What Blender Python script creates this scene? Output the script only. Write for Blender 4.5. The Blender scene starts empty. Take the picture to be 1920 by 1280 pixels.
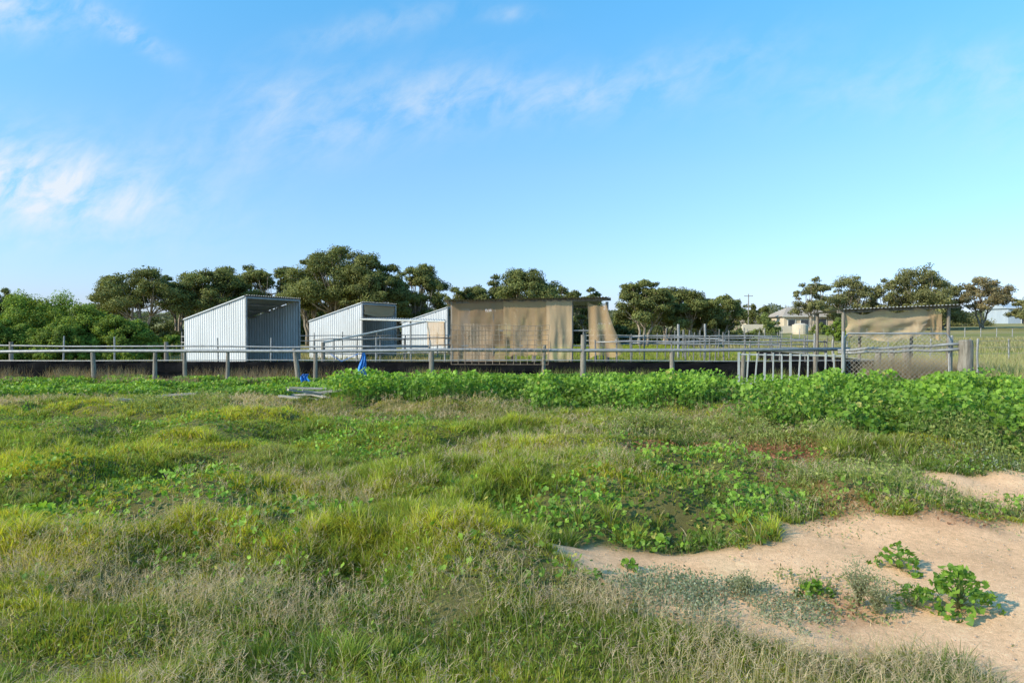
import bpy, math, random
import numpy as np
from mathutils import Vector, Matrix
random.seed(7); R=np.random.default_rng(11)
sc=bpy.context.scene; COL=sc.collection
CAMH=1.7; F=1280.0; HZ=615.0
# ---- surveying helpers: bearing/depression -> metres on the site -------------
def X(u,d): return (u-960.0)/F*d
def Z(v,d): return CAMH-(v-HZ)/F*d
def g(u,v):
    d=CAMH*F/(v-HZ); return (X(u,d),d)
# ---- noise ------------------------------------------------------------------
def hsh(i,j,s):
    v=np.sin(i*127.1+j*311.7+s*74.7)*43758.5453; return v-np.floor(v)
def vn(x,y,s=0):
    xi=np.floor(x); yi=np.floor(y); fx=x-xi; fy=y-yi
    fx=fx*fx*(3-2*fx); fy=fy*fy*(3-2*fy)
    a=hsh(xi,yi,s);b=hsh(xi+1,yi,s);c=hsh(xi,yi+1,s);d=hsh(xi+1,yi+1,s)
    return (a*(1-fx)+b*fx)*(1-fy)+(c*(1-fx)+d*fx)*fy
def fbm(x,y,s=0,o=4):
    t=0;a=.5;n=0
    for k in range(o):
        t=t+a*vn(x*2**k+k*3.1,y*2**k-k*1.7,s+k); n+=a; a*=.5
    return t/n
def sstep(a,b,x):
    t=np.clip((x-a)/(b-a),0,1); return t*t*(3-2*t)
# ---- ground maps ------------------------------------------------------------
GX0,GX1,GY0,GY1,ST=-27.,27.,-1.,41.,.08
gx=np.arange(GX0,GX1,ST); gy=np.arange(GY0,GY1,ST)
MX,MY=np.meshgrid(gx,gy)
wob=.5
WX=MX+(fbm(MX*1.3,MY*1.3,5)-.5)*wob*(.3+MY*.1)+(fbm(MX*5,MY*5,6,2)-.5)*.32; WY=MY+(fbm(MX*1.3,MY*1.3,9)-.5)*wob*(.25+MY*.1)+(fbm(MX*5,MY*5,8,2)-.5)*.34
def inpoly(px):
    pts=[g(*p) for p in px]; m=np.zeros(MX.shape,bool); n=len(pts)
    for i in range(n):
        x0,y0=pts[i];x1,y1=pts[(i+1)%n]
        c=((y0>WY)!=(y1>WY)); 
        xx=(x1-x0)*(WY-y0)/((y1-y0) if abs(y1-y0)>1e-9 else 1e-9)+x0
        m^=c&(WX<xx)
    return m.astype(float)
def blur(m,k=2,it=2):
    for _ in range(it):
        a=m.copy();c=1
        for s in range(1,k+1):
            a+=np.roll(m,s,0)+np.roll(m,-s,0);c+=2
        m=a/c;a=m.copy();c=1
        for s in range(1,k+1):
            a+=np.roll(m,s,1)+np.roll(m,-s,1);c+=2
        m=a/c
    return m
sand=np.maximum(inpoly([(1010,1048),(1150,1036),(1290,1044),(1400,1054),(1478,1036),(1490,1006),(1560,992),(1690,994),(1780,986),(1990,994),(2300,1000),(3000,1400),(2400,1800),(2050,1480),(1900,1345),(1800,1285),(1690,1245),(1560,1225),(1400,1220),(1280,1215),(1190,1170),(1110,1120),(1050,1080)]),
  inpoly([(1725,901),(1830,894),(1925,880),(2300,863),(2400,950),(1900,952),(1830,942),(1760,927)]))
salt=inpoly([(1130,1112),(1300,1100),(1400,1092),(1490,1110),(1530,1145),(1500,1190),(1300,1215),(1160,1190)])
salt2=inpoly([(1490,1104),(1560,1090),(1660,1096),(1740,1130),(1700,1180),(1530,1180)])
salt3=inpoly([(1640,868),(1780,870),(1900,864),(1990,882),(1900,897),(1740,897),(1660,890)])
red=np.maximum(inpoly([(1180,854),(1330,845),(1350,880),(1230,894)]),inpoly([(1360,850),(1510,853),(1540,890),(1390,892)]))
red2=np.maximum(inpoly([(1430,905),(1540,900),(1590,968),(1700,975),(1900,970),(1900,995),(1560,1000),(1460,975)]),inpoly([(1490,1115),(1630,1125),(1650,1185),(1510,1180)]))
mal=np.maximum(inpoly([(-600,712),(500,710),(1000,712),(1500,720),(2600,724),(2600,845),(1900,842),(1700,826),(1500,806),(1300,784),(1150,778),(820,780),(640,778),(590,760),(430,752),(200,748),(-600,752)]),
  inpoly([(1000,770),(2600,800),(2600,880),(1900,872),(1700,858),(1500,840),(1300,808),(1150,800),(1000,790)])*sstep(.42,.54,fbm(MX*1.2,MY*1.2,134)))
malp=np.maximum.reduce([inpoly([(930,990),(1100,955),(1300,965),(1450,985),(1490,1030),(1350,1048),(1100,1040),(970,1025)]),
  .8*inpoly([(-100,955),(200,935),(420,955),(700,1000),(680,1045),(300,1030),(-100,1020)]),.75*inpoly([(1180,890),(1480,890),(1480,985),(1250,965)]),
  .6*inpoly([(400,1060),(620,1070),(560,1110),(380,1100)]),.5*inpoly([(0,870),(120,865),(140,890),(20,895)]),.5*sstep(.60,.68,fbm(MX*.55+3,MY*.7,133))*(MY>4)*(MY<15)])*(1-sand)
feath=np.maximum.reduce([inpoly([(1500,925),(1600,905),(1720,912),(1750,965),(1640,985),(1520,980)]),inpoly([(1740,936),(1850,954),(2200,960),(2200,984),(1760,978)]),inpoly([(1120,815),(1260,812),(1290,850),(1150,850)]),
  inpoly([(1720,850),(1880,852),(1960,870),(1900,885),(1740,880)]),inpoly([(220,768),(420,766),(440,795),(240,800)]),inpoly([(1290,825),(1600,828),(1700,862),(1500,862),(1320,850)]),.7*inpoly([(220,1000),(520,1000),(500,1040),(240,1045)])])
sandS=blur(sand,1,1)
grassm=np.clip(1-sand-red*.93-mal*.8-malp*.8-feath*.4,0,1)
HM=(sstep(.25,.70,fbm(MX*.9,MY*1.15,21,2)))*.20+(sstep(.3,.68,fbm(MX*2.1,MY*2.5,31,2)))*.13-.06
def mound(u,v,r,h,e=1.5):
    x,y=g(u,v); return h*np.exp(-(((MX-x)/(r*e))**2+((MY-y)/r)**2))
HM=HM+mound(1060,935,.7,.16)+mound(870,1060,.36,.18,1.3)+mound(450,980,.5,.10,2)+mound(200,930,.7,.14,2)+mound(1000,860,1.0,.14,2)+mound(430,825,1.2,.12)
HM=HM*blur(1-sand,4,3)*(1-sstep(13,17,MY)*.8)*(.5+.5*sstep(3,5,MY))
HM=HM*(1-red*.6)
HM=HM*(1-sstep(22,30,MY)*.5)+blur(mal,5,3)*.16*sstep(6,10,MY)*(1-sstep(13,18,MY))*(MX>-4)
HM=blur(HM,1,1)
def samp(M,x,y):
    fx=np.clip((x-GX0)/ST,0,len(gx)-1.001); fy=np.clip((y-GY0)/ST,0,len(gy)-1.001)
    i=fx.astype(int);j=fy.astype(int);a=fx-i;b=fy-j
    return (M[j,i]*(1-a)+M[j,i+1]*a)*(1-b)+(M[j+1,i]*(1-a)+M[j+1,i+1]*a)*b
def hz(x,y):
    x=np.asarray(x,float);y=np.asarray(y,float)
    far=sstep(45,230,np.hypot(x,y))*3.0*(y>0)
    edge=sstep(27,24,np.abs(x))*sstep(40,30,y)*sstep(-1,1,y)
    return samp(HM,x,y)*edge+far
def hz1(x,y): return float(hz(np.array([x]),np.array([y]))[0])
# ---- mesh helpers -----------------------------------------------------------
def npmesh(name,V,Fa,C=None,smooth=False):
    me=bpy.data.meshes.new(name); V=np.asarray(V,np.float32).reshape(-1,3); Fa=np.asarray(Fa,np.int32); k=Fa.shape[1]
    me.vertices.add(len(V)); me.vertices.foreach_set('co',V.ravel())
    me.loops.add(Fa.size); me.loops.foreach_set('vertex_index',Fa.ravel())
    me.polygons.add(len(Fa)); me.polygons.foreach_set('loop_start',np.arange(0,Fa.size,k,dtype=np.int32))
    me.update(calc_edges=True)
    if C is not None:
        a=me.color_attributes.new('Col','FLOAT_COLOR','POINT')
        CC=np.ones((len(V),4),np.float32); CC[:,:3]=np.clip(C,0,1); a.data.foreach_set('color',CC.ravel())
    if smooth: me.polygons.foreach_set('use_smooth',np.ones(len(Fa),bool))
    me.validate(); return me
def addobj(name,me,mat,parent=None,loc=(0,0,0),**kw):
    o=bpy.data.objects.new(name,me); COL.objects.link(o)
    if mat: me.materials.append(mat)
    if parent: o.parent=parent
    o.location=loc
    for k,v in kw.items(): o[k]=v
    return o
def thing(name,loc,label,cat,group=None):
    o=bpy.data.objects.new(name,None); COL.objects.link(o); o.location=loc; o.empty_display_size=.2
    o['label']=label;o['category']=cat
    if group:o['group']=group
    return o
class Geo:
    def __init__(s): s.v=[];s.f=[]
    def add(s,v,f):
        n=len(s.v); s.v+= [tuple(p) for p in v]; s.f+=[tuple(i+n for i in q) for q in f]; return s
    def box(s,c,size,rz=0,tilt=None):
        M=Matrix.Rotation(rz,3,'Z')
        if tilt is not None: M=M@tilt
        hx,hy,hh=[q/2 for q in size]
        vs=[]
        for sx in(-1,1):
            for sy in(-1,1):
                for sz in(-1,1): vs.append(Vector(c)+M@Vector((sx*hx,sy*hy,sz*hh)))
        return s.add(vs,[(0,1,3,2),(4,6,7,5),(0,4,5,1),(2,3,7,6),(0,2,6,4),(1,5,7,3)])
    def tube(s,pts,rs,n=8,cap=True):
        pts=[Vector(p) for p in pts]
        if not hasattr(rs,'__len__'): rs=[rs]*len(pts)
        base=len(s.v);prev=None
        for i,p in enumerate(pts):
            t=(pts[min(i+1,len(pts)-1)]-pts[max(i-1,0)])
            if t.length<1e-6:t=Vector((0,0,1))
            t.normalize()
            if prev is None:
                a=Vector((0,0,1)) if abs(t.z)<.9 else Vector((1,0,0)); u=t.cross(a).normalized()
            else:
                u=(prev-t*prev.dot(t)).normalized()
            prev=u;w=t.cross(u)
            for k in range(n):
                an=2*math.pi*k/n; s.v.append(tuple(p+(u*math.cos(an)+w*math.sin(an))*rs[i]))
        for i in range(len(pts)-1):
            for k in range(n):
                a=base+i*n+k;b=base+i*n+(k+1)%n; s.f.append((a,b,b+n,a+n))
        if cap:
            s.f.append(tuple(base+k for k in range(n))[::-1]); e=base+(len(pts)-1)*n; s.f.append(tuple(e+k for k in range(n)))
        return s
    def corr(s,A,B,C,D,pitch=.15,amp=.018,rows=1):
        A,B,C,D=map(Vector,(A,B,C,D)); n=max(8,int((B-A).length/pitch*6)); nr=(B-A).cross(D-A).normalized(); base=len(s.v)
        for r in range(rows+1):
            t=r/rows
            for i in range(n+1):
                q=i/n; P=(A.lerp(B,q)).lerp(D.lerp(C,q),t); ph=(q*(B-A).length/pitch)%1
                o=amp*(1 if ph<.35 else (-1 if .5<ph<.85 else (1-(ph-.35)/.075 if ph<.5 else -1+(ph-.85)/.075)))
                s.v.append(tuple(P+nr*o))
        for r in range(rows):
            for i in range(n):
                a=base+r*(n+1)+i; s.f.append((a,a+1,a+n+2,a+n+1))
        return s
    def mesh(s,name,org=(0,0,0),smooth=False):
        me=bpy.data.meshes.new(name); me.from_pydata([(v[0]-org[0],v[1]-org[1],v[2]-org[2]) for v in s.v],[],s.f); me.update()
        if smooth: me.polygons.foreach_set('use_smooth',[True]*len(me.polygons))
        return me
    def part(s,name,mat,parent,smooth=False,**kw):
        return addobj(name,s.mesh(name,parent.location,smooth),mat,parent,**kw)
    def top(s,name,mat,org,label,cat,smooth=False,**kw):
        return addobj(name,s.mesh(name,org,smooth),mat,None,org,label=label,category=cat,**kw)
# ---- materials --------------------------------------------------------------
def nodes(name):
    m=bpy.data.materials.new(name);m.use_nodes=True;nt=m.node_tree;return m,nt,nt.nodes['Principled BSDF'],nt.nodes['Material Output']
def mat(name,c1,c2,scale=3,rough=.7,metal=0,bump=.2,stretch=(1,1,1),c3=None,trans=0,detail=6,spec=.5):
    m,nt,b,out=nodes(name);N=nt.nodes;Lk=nt.links
    tc=N.new('ShaderNodeTexCoord');mp=N.new('ShaderNodeMapping');mp.inputs['Scale'].default_value=stretch
    Lk.new(tc.outputs['Object'],mp.inputs[0])
    no=N.new('ShaderNodeTexNoise');no.inputs['Scale'].default_value=scale;no.inputs['Detail'].default_value=detail;no.inputs['Roughness'].default_value=.65
    Lk.new(mp.outputs[0],no.inputs['Vector'])
    cr=N.new('ShaderNodeValToRGB');cr.color_ramp.elements[0].position=.35;cr.color_ramp.elements[1].position=.65
    cr.color_ramp.elements[0].color=(*c1,1);cr.color_ramp.elements[1].color=(*c2,1)
    if c3: 
        e=cr.color_ramp.elements.new(.72);e.color=(*c3,1)
    Lk.new(no.outputs[0],cr.inputs[0]);Lk.new(cr.outputs[0],b.inputs['Base Color'])
    b.inputs['Roughness'].default_value=rough;b.inputs['Metallic'].default_value=metal;b.inputs['Specular IOR Level'].default_value=spec
    if bump:
        n2=N.new('ShaderNodeTexNoise');n2.inputs['Scale'].default_value=scale*5;n2.inputs['Detail'].default_value=5
        Lk.new(mp.outputs[0],n2.inputs['Vector'])
        bp=N.new('ShaderNodeBump');bp.inputs['Strength'].default_value=bump;bp.inputs['Distance'].default_value=.02
        Lk.new(n2.outputs[0],bp.inputs['Height']);Lk.new(bp.outputs[0],b.inputs['Normal'])
    if trans:
        tr=N.new('ShaderNodeBsdfTransparent');mx=N.new('ShaderNodeMixShader');tl=N.new('ShaderNodeBsdfTranslucent');m2=N.new('ShaderNodeMixShader')
        Lk.new(cr.outputs[0],tl.inputs[0]);m2.inputs[0].default_value=.25;Lk.new(b.outputs[0],m2.inputs[1]);Lk.new(tl.outputs[0],m2.inputs[2])
        mr=N.new('ShaderNodeMapRange');mr.inputs[1].default_value=.3;mr.inputs[2].default_value=.7;mr.inputs[3].default_value=trans*.6;mr.inputs[4].default_value=trans*1.4
        Lk.new(no.outputs[0],mr.inputs[0]);Lk.new(mr.outputs[0],mx.inputs[0])
        Lk.new(m2.outputs[0],mx.inputs[1]);Lk.new(tr.outputs[0],mx.inputs[2])
        Lk.new(mx.outputs[0],out.inputs[0])
    return m
def leafmat(name,transl=.35,rough=.55,spec=.3):
    m,nt,b,out=nodes(name);N=nt.nodes;Lk=nt.links
    a=N.new('ShaderNodeVertexColor');a.layer_name='Col'
    Lk.new(a.outputs[0],b.inputs['Base Color']);b.inputs['Roughness'].default_value=rough;b.inputs['Specular IOR Level'].default_value=spec
    tr=N.new('ShaderNodeBsdfTranslucent');hs=N.new('ShaderNodeMixRGB');hs.blend_type='MULTIPLY';hs.inputs[0].default_value=1;hs.inputs[2].default_value=(1.4,1.3,.6,1)
    Lk.new(a.outputs[0],hs.inputs[1]);Lk.new(hs.outputs[0],tr.inputs[0])
    mx=N.new('ShaderNodeMixShader');mx.inputs[0].default_value=transl
    Lk.new(b.outputs[0],mx.inputs[1]);Lk.new(tr.outputs[0],mx.inputs[2]);Lk.new(mx.outputs[0],out.inputs[0]);return m
M_grass=leafmat('grass_blades',.45,.6,.15);M_leaf=leafmat('broad_leaf',.38,.5,.3);M_tree=leafmat('tree_leaf',.28,.65,.2)
M_zinc=mat('galvanised_sheet',(.58,.58,.58),(.68,.68,.69),1.2,.6,.05,.05,(1,1,.25),(.54,.52,.49))
M_zincin=mat('weathered_sheet',(.54,.52,.50),(.66,.64,.62),1.5,.7,0,.1,(1,1,.3),(.48,.38,.30),spec=.2)
M_roof=mat('dull_roof_sheet',(.32,.31,.30),(.45,.44,.42),2,.6,.1,.1,(1,1,1),(.33,.23,.16))
M_steel=mat('galvanised_pipe',(.25,.245,.24),(.39,.38,.37),6,.5,.3,.1,(1,1,1),(.27,.20,.15))
M_steel2=mat('dull_yard_pipe',(.15,.14,.13),(.26,.25,.24),6,.6,.2,.1,(1,1,1),(.2,.14,.1))
M_white=mat('pale_painted_steel',(.42,.42,.39),(.56,.55,.51),6,.6,0,.1,(1,1,1),(.34,.27,.21))
M_wire=mat('weathered_wire',(.30,.26,.21),(.44,.39,.33),8,.8,.0,.1)
M_wire2=mat('rusty_wire',(.22,.15,.10),(.36,.28,.21),8,.8,.0,.1)
M_wood=mat('weathered_timber',(.16,.135,.11),(.34,.30,.25),5,.9,0,.8,(3,3,.35),(.11,.09,.07),spec=.2)
M_woodp=mat('grey_plank',(.30,.27,.23),(.46,.42,.36),5,.9,0,.6,(.6,3,3),(.2,.17,.14))
M_black=mat('black_rubber_belting',(.006,.006,.007),(.014,.014,.016),2,.9,0,.3,(1,1,3),(.045,.037,.03),spec=.08)
M_cloth=mat('tan_shade_cloth',(.60,.39,.21),(.78,.53,.305),1.1,.9,0,.15,(1,1,.4),(.50,.325,.18),.34,spec=.1)
M_cloth3=mat('brown_shade_cloth',(.46,.30,.175),(.60,.41,.25),1.1,.9,0,.15,(1,1,.4),(.38,.25,.15),.38,spec=.1)
M_cloth2=mat('faded_shade_cloth',(.76,.53,.32),(.88,.66,.42),1.1,.9,0,.15,(1,1,.4),(.66,.46,.28),.32,spec=.1)
M_blue=mat('blue_tarpaulin',(.01,.14,.52),(.03,.27,.74),5,.5,0,.3,(1,1,1))
M_bark=mat('gum_bark',(.18,.145,.11),(.40,.34,.27),3,.9,0,.6,(2,2,.5),(.10,.08,.06))
M_cream=mat('cream_render',(.60,.50,.37),(.68,.57,.44),1,.8,0,.05)
M_tile=mat('pale_brown_roofing',(.36,.30,.25),(.46,.39,.33),2,.8,0,.1,spec=.2)
M_glass=mat('dark_window_glass',(.03,.04,.05),(.06,.07,.09),1,.15,0,0)
M_trim=mat('white_trim',(.60,.60,.58),(.70,.70,.68),2,.5,0,0)
M_sheetw=mat('pale_blue_cladding',(.36,.41,.47),(.44,.49,.54),1,.5,0,0,(1,1,.3))
M_stone=mat('pebble',(.36,.25,.17),(.52,.39,.28),9,.9,0,.3)
def ground_mat():
    m,nt,b,out=nodes('sandy_soil');N=nt.nodes;Lk=nt.links
    a=N.new('ShaderNodeVertexColor');a.layer_name='Col'
    tc=N.new('ShaderNodeTexCoord')
    def noise(s,d=8):
        n=N.new('ShaderNodeTexNoise');n.inputs['Scale'].default_value=s;n.inputs['Detail'].default_value=d;n.inputs['Roughness'].default_value=.7;Lk.new(tc.outputs['Object'],n.inputs['Vector']);return n
    n1=noise(1.3);n2=noise(22);n3=noise(120,3)
    def ramp(n,lo,hi,p0=.3,p1=.7):
        r=N.new('ShaderNodeValToRGB');r.color_ramp.elements[0].position=p0;r.color_ramp.elements[1].position=p1
        r.color_ramp.elements[0].color=(lo,lo*.95,lo*.9,1);r.color_ramp.elements[1].color=(hi,hi,hi,1);Lk.new(n.outputs[0],r.inputs[0]);return r
    c=a.outputs[0]
    for r in (ramp(n1,.82,1.12),ramp(n2,.8,1.16),ramp(n3,.76,1.2)):
        mx=N.new('ShaderNodeMixRGB');mx.blend_type='MULTIPLY';mx.inputs[0].default_value=1;Lk.new(c,mx.inputs[1]);Lk.new(r.outputs[0],mx.inputs[2]);c=mx.outputs[0]
    Lk.new(c,b.inputs['Base Color']);b.inputs['Roughness'].default_value=.95;b.inputs['Specular IOR Level'].default_value=.05
    ad=N.new('ShaderNodeMath');ad.operation='ADD';Lk.new(n2.outputs[0],ad.inputs[0]);Lk.new(n3.outputs[0],ad.inputs[1])
    bp=N.new('ShaderNodeBump');bp.inputs['Strength'].default_value=.6;bp.inputs['Distance'].default_value=.02;Lk.new(ad.outputs[0],bp.inputs['Height']);Lk.new(bp.outputs[0],b.inputs['Normal'])
    return m
M_ground=ground_mat()
# ---- ground sheet -----------------------------------------------------------
def lines(a,b,st,lo,hi):
    c=list(np.arange(a,b,st)); s=st;p=c[-1]
    while p<hi: s*=1.18;p+=s;c.append(p)
    s=st;p=c[0];pre=[]
    while p>lo: s*=1.25;p-=s;pre.append(p)
    return np.array(pre[::-1]+c)
xs=lines(-20,20,.09,-3000,3000);ys=lines(1.5,24,.08,-150,3500)
TX,TY=np.meshgrid(xs,ys);tz=hz(TX.ravel(),TY.ravel()).reshape(TX.shape)
sd=samp(sandS,TX,TY)
tz=tz+ (fbm(TX*5,TY*5,3,3)-.5)*(.045-.02*sd)*(np.abs(TX)<22)*(TY<25)
V=np.stack([TX,TY,tz],-1).reshape(-1,3)
nx,ny=len(xs),len(ys);ii=np.arange(ny-1)[:,None]*nx+np.arange(nx-1)[None,:]
Fq=np.stack([ii,ii+1,ii+nx+1,ii+nx],-1).reshape(-1,4)
n1=fbm(TX*.6,TY*.6,41)[...,None];soil=np.array([.19,.18,.07])*(.7+.6*n1)
sandc=np.array([1.0,.63,.375])*(.86+.24*fbm(TX*2,TY*2,44)[...,None])
rd=samp(blur(np.maximum(red,red2),1,1),TX,TY)[...,None]
c=soil*(1-sd[...,None])+sandc*sd[...,None]; c=c*(1-rd*.55)+np.array([.32,.15,.08])*rd*.55
dist=np.hypot(TX,TY);ff=sstep(22,34,dist)[...,None]
n2=fbm(TX*.06,TY*.14,51)[...,None];n3=fbm(TX*.5,TY*.9,52)[...,None]
field=(np.array([.17,.22,.055])*(1-n2)+np.array([.32,.30,.12])*n2)*(.7+.6*n3)
straw=sstep(.36,.56,n2+(n3-.5)*.4)
field=field*(1-straw*.7)+np.array([.42,.35,.18])*straw*.7
yard=((np.abs(TX)<30)&(TY>22.5)&(TY<50)&(TX<12))[...,None]
field=np.where(yard,np.array([.28,.23,.13])*(.7+.6*n3)*(1-.5*n2)+np.array([.14,.2,.06])*.5*n2,field)
c=c*(1-ff)+field*ff
addobj('ground',npmesh('ground',V,Fq,c.reshape(-1,3),True),M_ground,kind='structure',label='sandy soil ground under grass and weeds')
# ---- vegetation generators --------------------------------------------------
def blades(P,h,w,lean,az,col,seg=2,colb=None,twist=1.2):
    N=len(P);h=np.broadcast_to(h,(N,));w=np.broadcast_to(w,(N,));K=2*seg+1
    V=np.zeros((N,K,3));C=np.zeros((N,K,3));dx=np.cos(az);dy=np.sin(az);sa=az+np.pi/2+R.uniform(-twist,twist,N);sx=np.cos(sa);sy=np.sin(sa)
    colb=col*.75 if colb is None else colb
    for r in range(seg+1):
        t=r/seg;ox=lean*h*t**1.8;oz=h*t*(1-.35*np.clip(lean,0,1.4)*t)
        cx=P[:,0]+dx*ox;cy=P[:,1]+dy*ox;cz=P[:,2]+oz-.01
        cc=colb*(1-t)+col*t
        if r<seg:
            ww=w*(1-.55*t)*.5
            V[:,2*r]=np.stack([cx-sx*ww,cy-sy*ww,cz],-1);V[:,2*r+1]=np.stack([cx+sx*ww,cy+sy*ww,cz],-1);C[:,2*r]=cc;C[:,2*r+1]=cc
        else: V[:,K-1]=np.stack([cx,cy,cz],-1);C[:,K-1]=cc
    f=[]
    for r in range(seg-1):
        a=2*r;f+=[(a,a+1,a+3),(a,a+3,a+2)]
    f.append((2*seg-2,2*seg-1,2*seg))
    Fa=(np.arange(N)[:,None,None]*K+np.array(f)[None]).reshape(-1,3)
    return V.reshape(-1,3),Fa,C.reshape(-1,3)
class Acc:
    def __init__(s): s.V=[];s.F=[];s.C=[];s.n=0
    def add(s,V,Fa,C): s.V.append(V);s.F.append(Fa+s.n);s.C.append(C);s.n+=len(V)
    def obj(s,name,mat,label,parent=None,loc=(0,0,0),**kw):
        me=npmesh(name,np.concatenate(s.V),np.concatenate(s.F),np.concatenate(s.C))
        return addobj(name,me,mat,parent,loc,**({'label':label} if label else {}),**kw)
def frames(N,up,spread):
    n=R.normal(0,1,(N,3))*spread+np.asarray(up);n/=np.linalg.norm(n,axis=1)[:,None]
    a=R.normal(0,1,(N,3));u=np.cross(n,a);u/=np.linalg.norm(u,axis=1)[:,None];w=np.cross(n,u);return n,u,w
def leaves(c,L,W,col,up=(0,0,.3),spread=1.0):
    N=len(c);n,u,w=frames(N,up,spread);L=np.broadcast_to(L,(N,))[:,None];W=np.broadcast_to(W,(N,))[:,None]
    V=np.stack([c-u*L/2,c+w*W/2-n*W*.1,c+u*L/2,c-w*W/2-n*W*.1],1)
    k=np.arange(N)[:,None]*4
    Fa=np.concatenate([k+np.array([[0,1,2]]),k+np.array([[0,2,3]])],0)
    return V.reshape(-1,3),Fa,np.repeat(col,4,0)
def discs(c,r,col,up=(0,0,1),spread=.55,k=9):
    N=len(c);n,u,w=frames(N,up,spread);r=np.broadcast_to(r,(N,))[:,None]
    V=[c-n*r*.22];an=np.linspace(.35,2*np.pi-.35,k)
    for i,a in enumerate(an):
        rr=r*(1.0 if i%2==0 else .80)*(1+.08*R.normal(0,1,(N,1)));V.append(c+(u*np.cos(a)+w*np.sin(a))*rr+n*r*.12*np.sin(3*a+R.uniform(0,6)))
    V=np.stack(V,1);K=k+1;f=[(0,i,i+1) for i in range(1,k)]
    Fa=(np.arange(N)[:,None,None]*K+np.array(f)[None]).reshape(-1,3)
    return V.reshape(-1,3),Fa,np.repeat(col,K,0)
def pick(N,d0,d1,side=1.18,extra=1.0):
    d=np.sqrt(R.uniform(d0*d0,d1*d1,N));x=R.uniform(-1,1,N)*(d*.75*side+extra);return x,d
LUSH=np.array([.58,.59,.07]);MID=np.array([.29,.38,.065]);OLV=np.array([.38,.38,.14]);DRY=np.array([.68,.55,.35]);PUR=np.array([.56,.40,.30]);DK=np.array([.14,.25,.045])
def mixc(a,b,t): t=np.asarray(t)[:,None];return a*(1-t)+b*t
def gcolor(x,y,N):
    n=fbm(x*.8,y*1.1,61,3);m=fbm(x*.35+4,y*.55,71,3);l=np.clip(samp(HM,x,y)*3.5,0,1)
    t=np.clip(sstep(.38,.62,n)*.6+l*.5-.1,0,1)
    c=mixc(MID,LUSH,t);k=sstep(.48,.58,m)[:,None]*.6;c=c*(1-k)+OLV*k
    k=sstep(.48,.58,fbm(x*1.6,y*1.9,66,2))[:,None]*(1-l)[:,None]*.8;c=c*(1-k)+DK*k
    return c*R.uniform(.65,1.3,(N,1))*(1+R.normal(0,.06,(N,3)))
A=Acc()
bands=[(2.2,4.5,5600,160000,3),(4.5,7,6000,210000,3),(7,11,6500,210000,2),(11,16,6000,130000,2),(16,24,4200,60000,2)]
for d0,d1,nt_,nb,seg in bands:
    tx,ty=pick(nt_,d0,d1);tr=R.uniform(.03,.13,nt_)*(1+.04*ty);n=fbm(tx*.9,ty*1.2,81,3)
    th=(.03+.125*sstep(.35,.72,n))*R.uniform(.6,1.5,nt_)*(1-.35*sstep(14,18,ty))
    ok=samp(grassm,tx,ty)>R.uniform(.15,.9,nt_);tx,ty,tr,th=tx[ok],ty[ok],tr[ok],th[ok]
    k=R.integers(0,len(tx),nb);an=R.uniform(0,6.283,nb);rr=np.abs(R.normal(0,.6,nb));x=tx[k]+np.cos(an)*rr*tr[k];y=ty[k]+np.sin(an)*rr*tr[k]
    h=th[k]*R.uniform(.5,1.15,nb)*(1-.15*np.clip(rr,0,2));w=(.0028+.0008*y)*R.uniform(.7,1.3,nb)
    tint=R.uniform(.65,1.3,len(tx))[k][:,None]
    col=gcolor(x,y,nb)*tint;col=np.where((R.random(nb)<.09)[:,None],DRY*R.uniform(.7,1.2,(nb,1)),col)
    lean=np.clip(rr*.75+R.uniform(0,.5,nb),0,1.4);az=an+R.normal(0,.5,nb)
    q=samp(sand,x,y)<.5
    P=np.stack([x,y,hz(x,y)],-1)
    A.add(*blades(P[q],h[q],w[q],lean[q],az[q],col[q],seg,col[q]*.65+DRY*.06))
    nc=int(nb*.9);x,y=pick(nc,d0,d1);g_=samp(grassm,x,y);q=g_>R.uniform(.1,.9,nc);x,y=x[q],y[q];nc=len(x)
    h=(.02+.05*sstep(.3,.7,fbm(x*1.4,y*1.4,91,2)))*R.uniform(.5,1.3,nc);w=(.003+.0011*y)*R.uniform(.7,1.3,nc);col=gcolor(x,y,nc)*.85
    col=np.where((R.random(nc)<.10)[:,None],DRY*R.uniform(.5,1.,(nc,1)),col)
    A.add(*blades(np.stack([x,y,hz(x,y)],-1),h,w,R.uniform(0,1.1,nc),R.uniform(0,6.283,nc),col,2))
A.obj('grass',M_grass,'thick green and yellow grass in uneven tussocks',kind='stuff')
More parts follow.
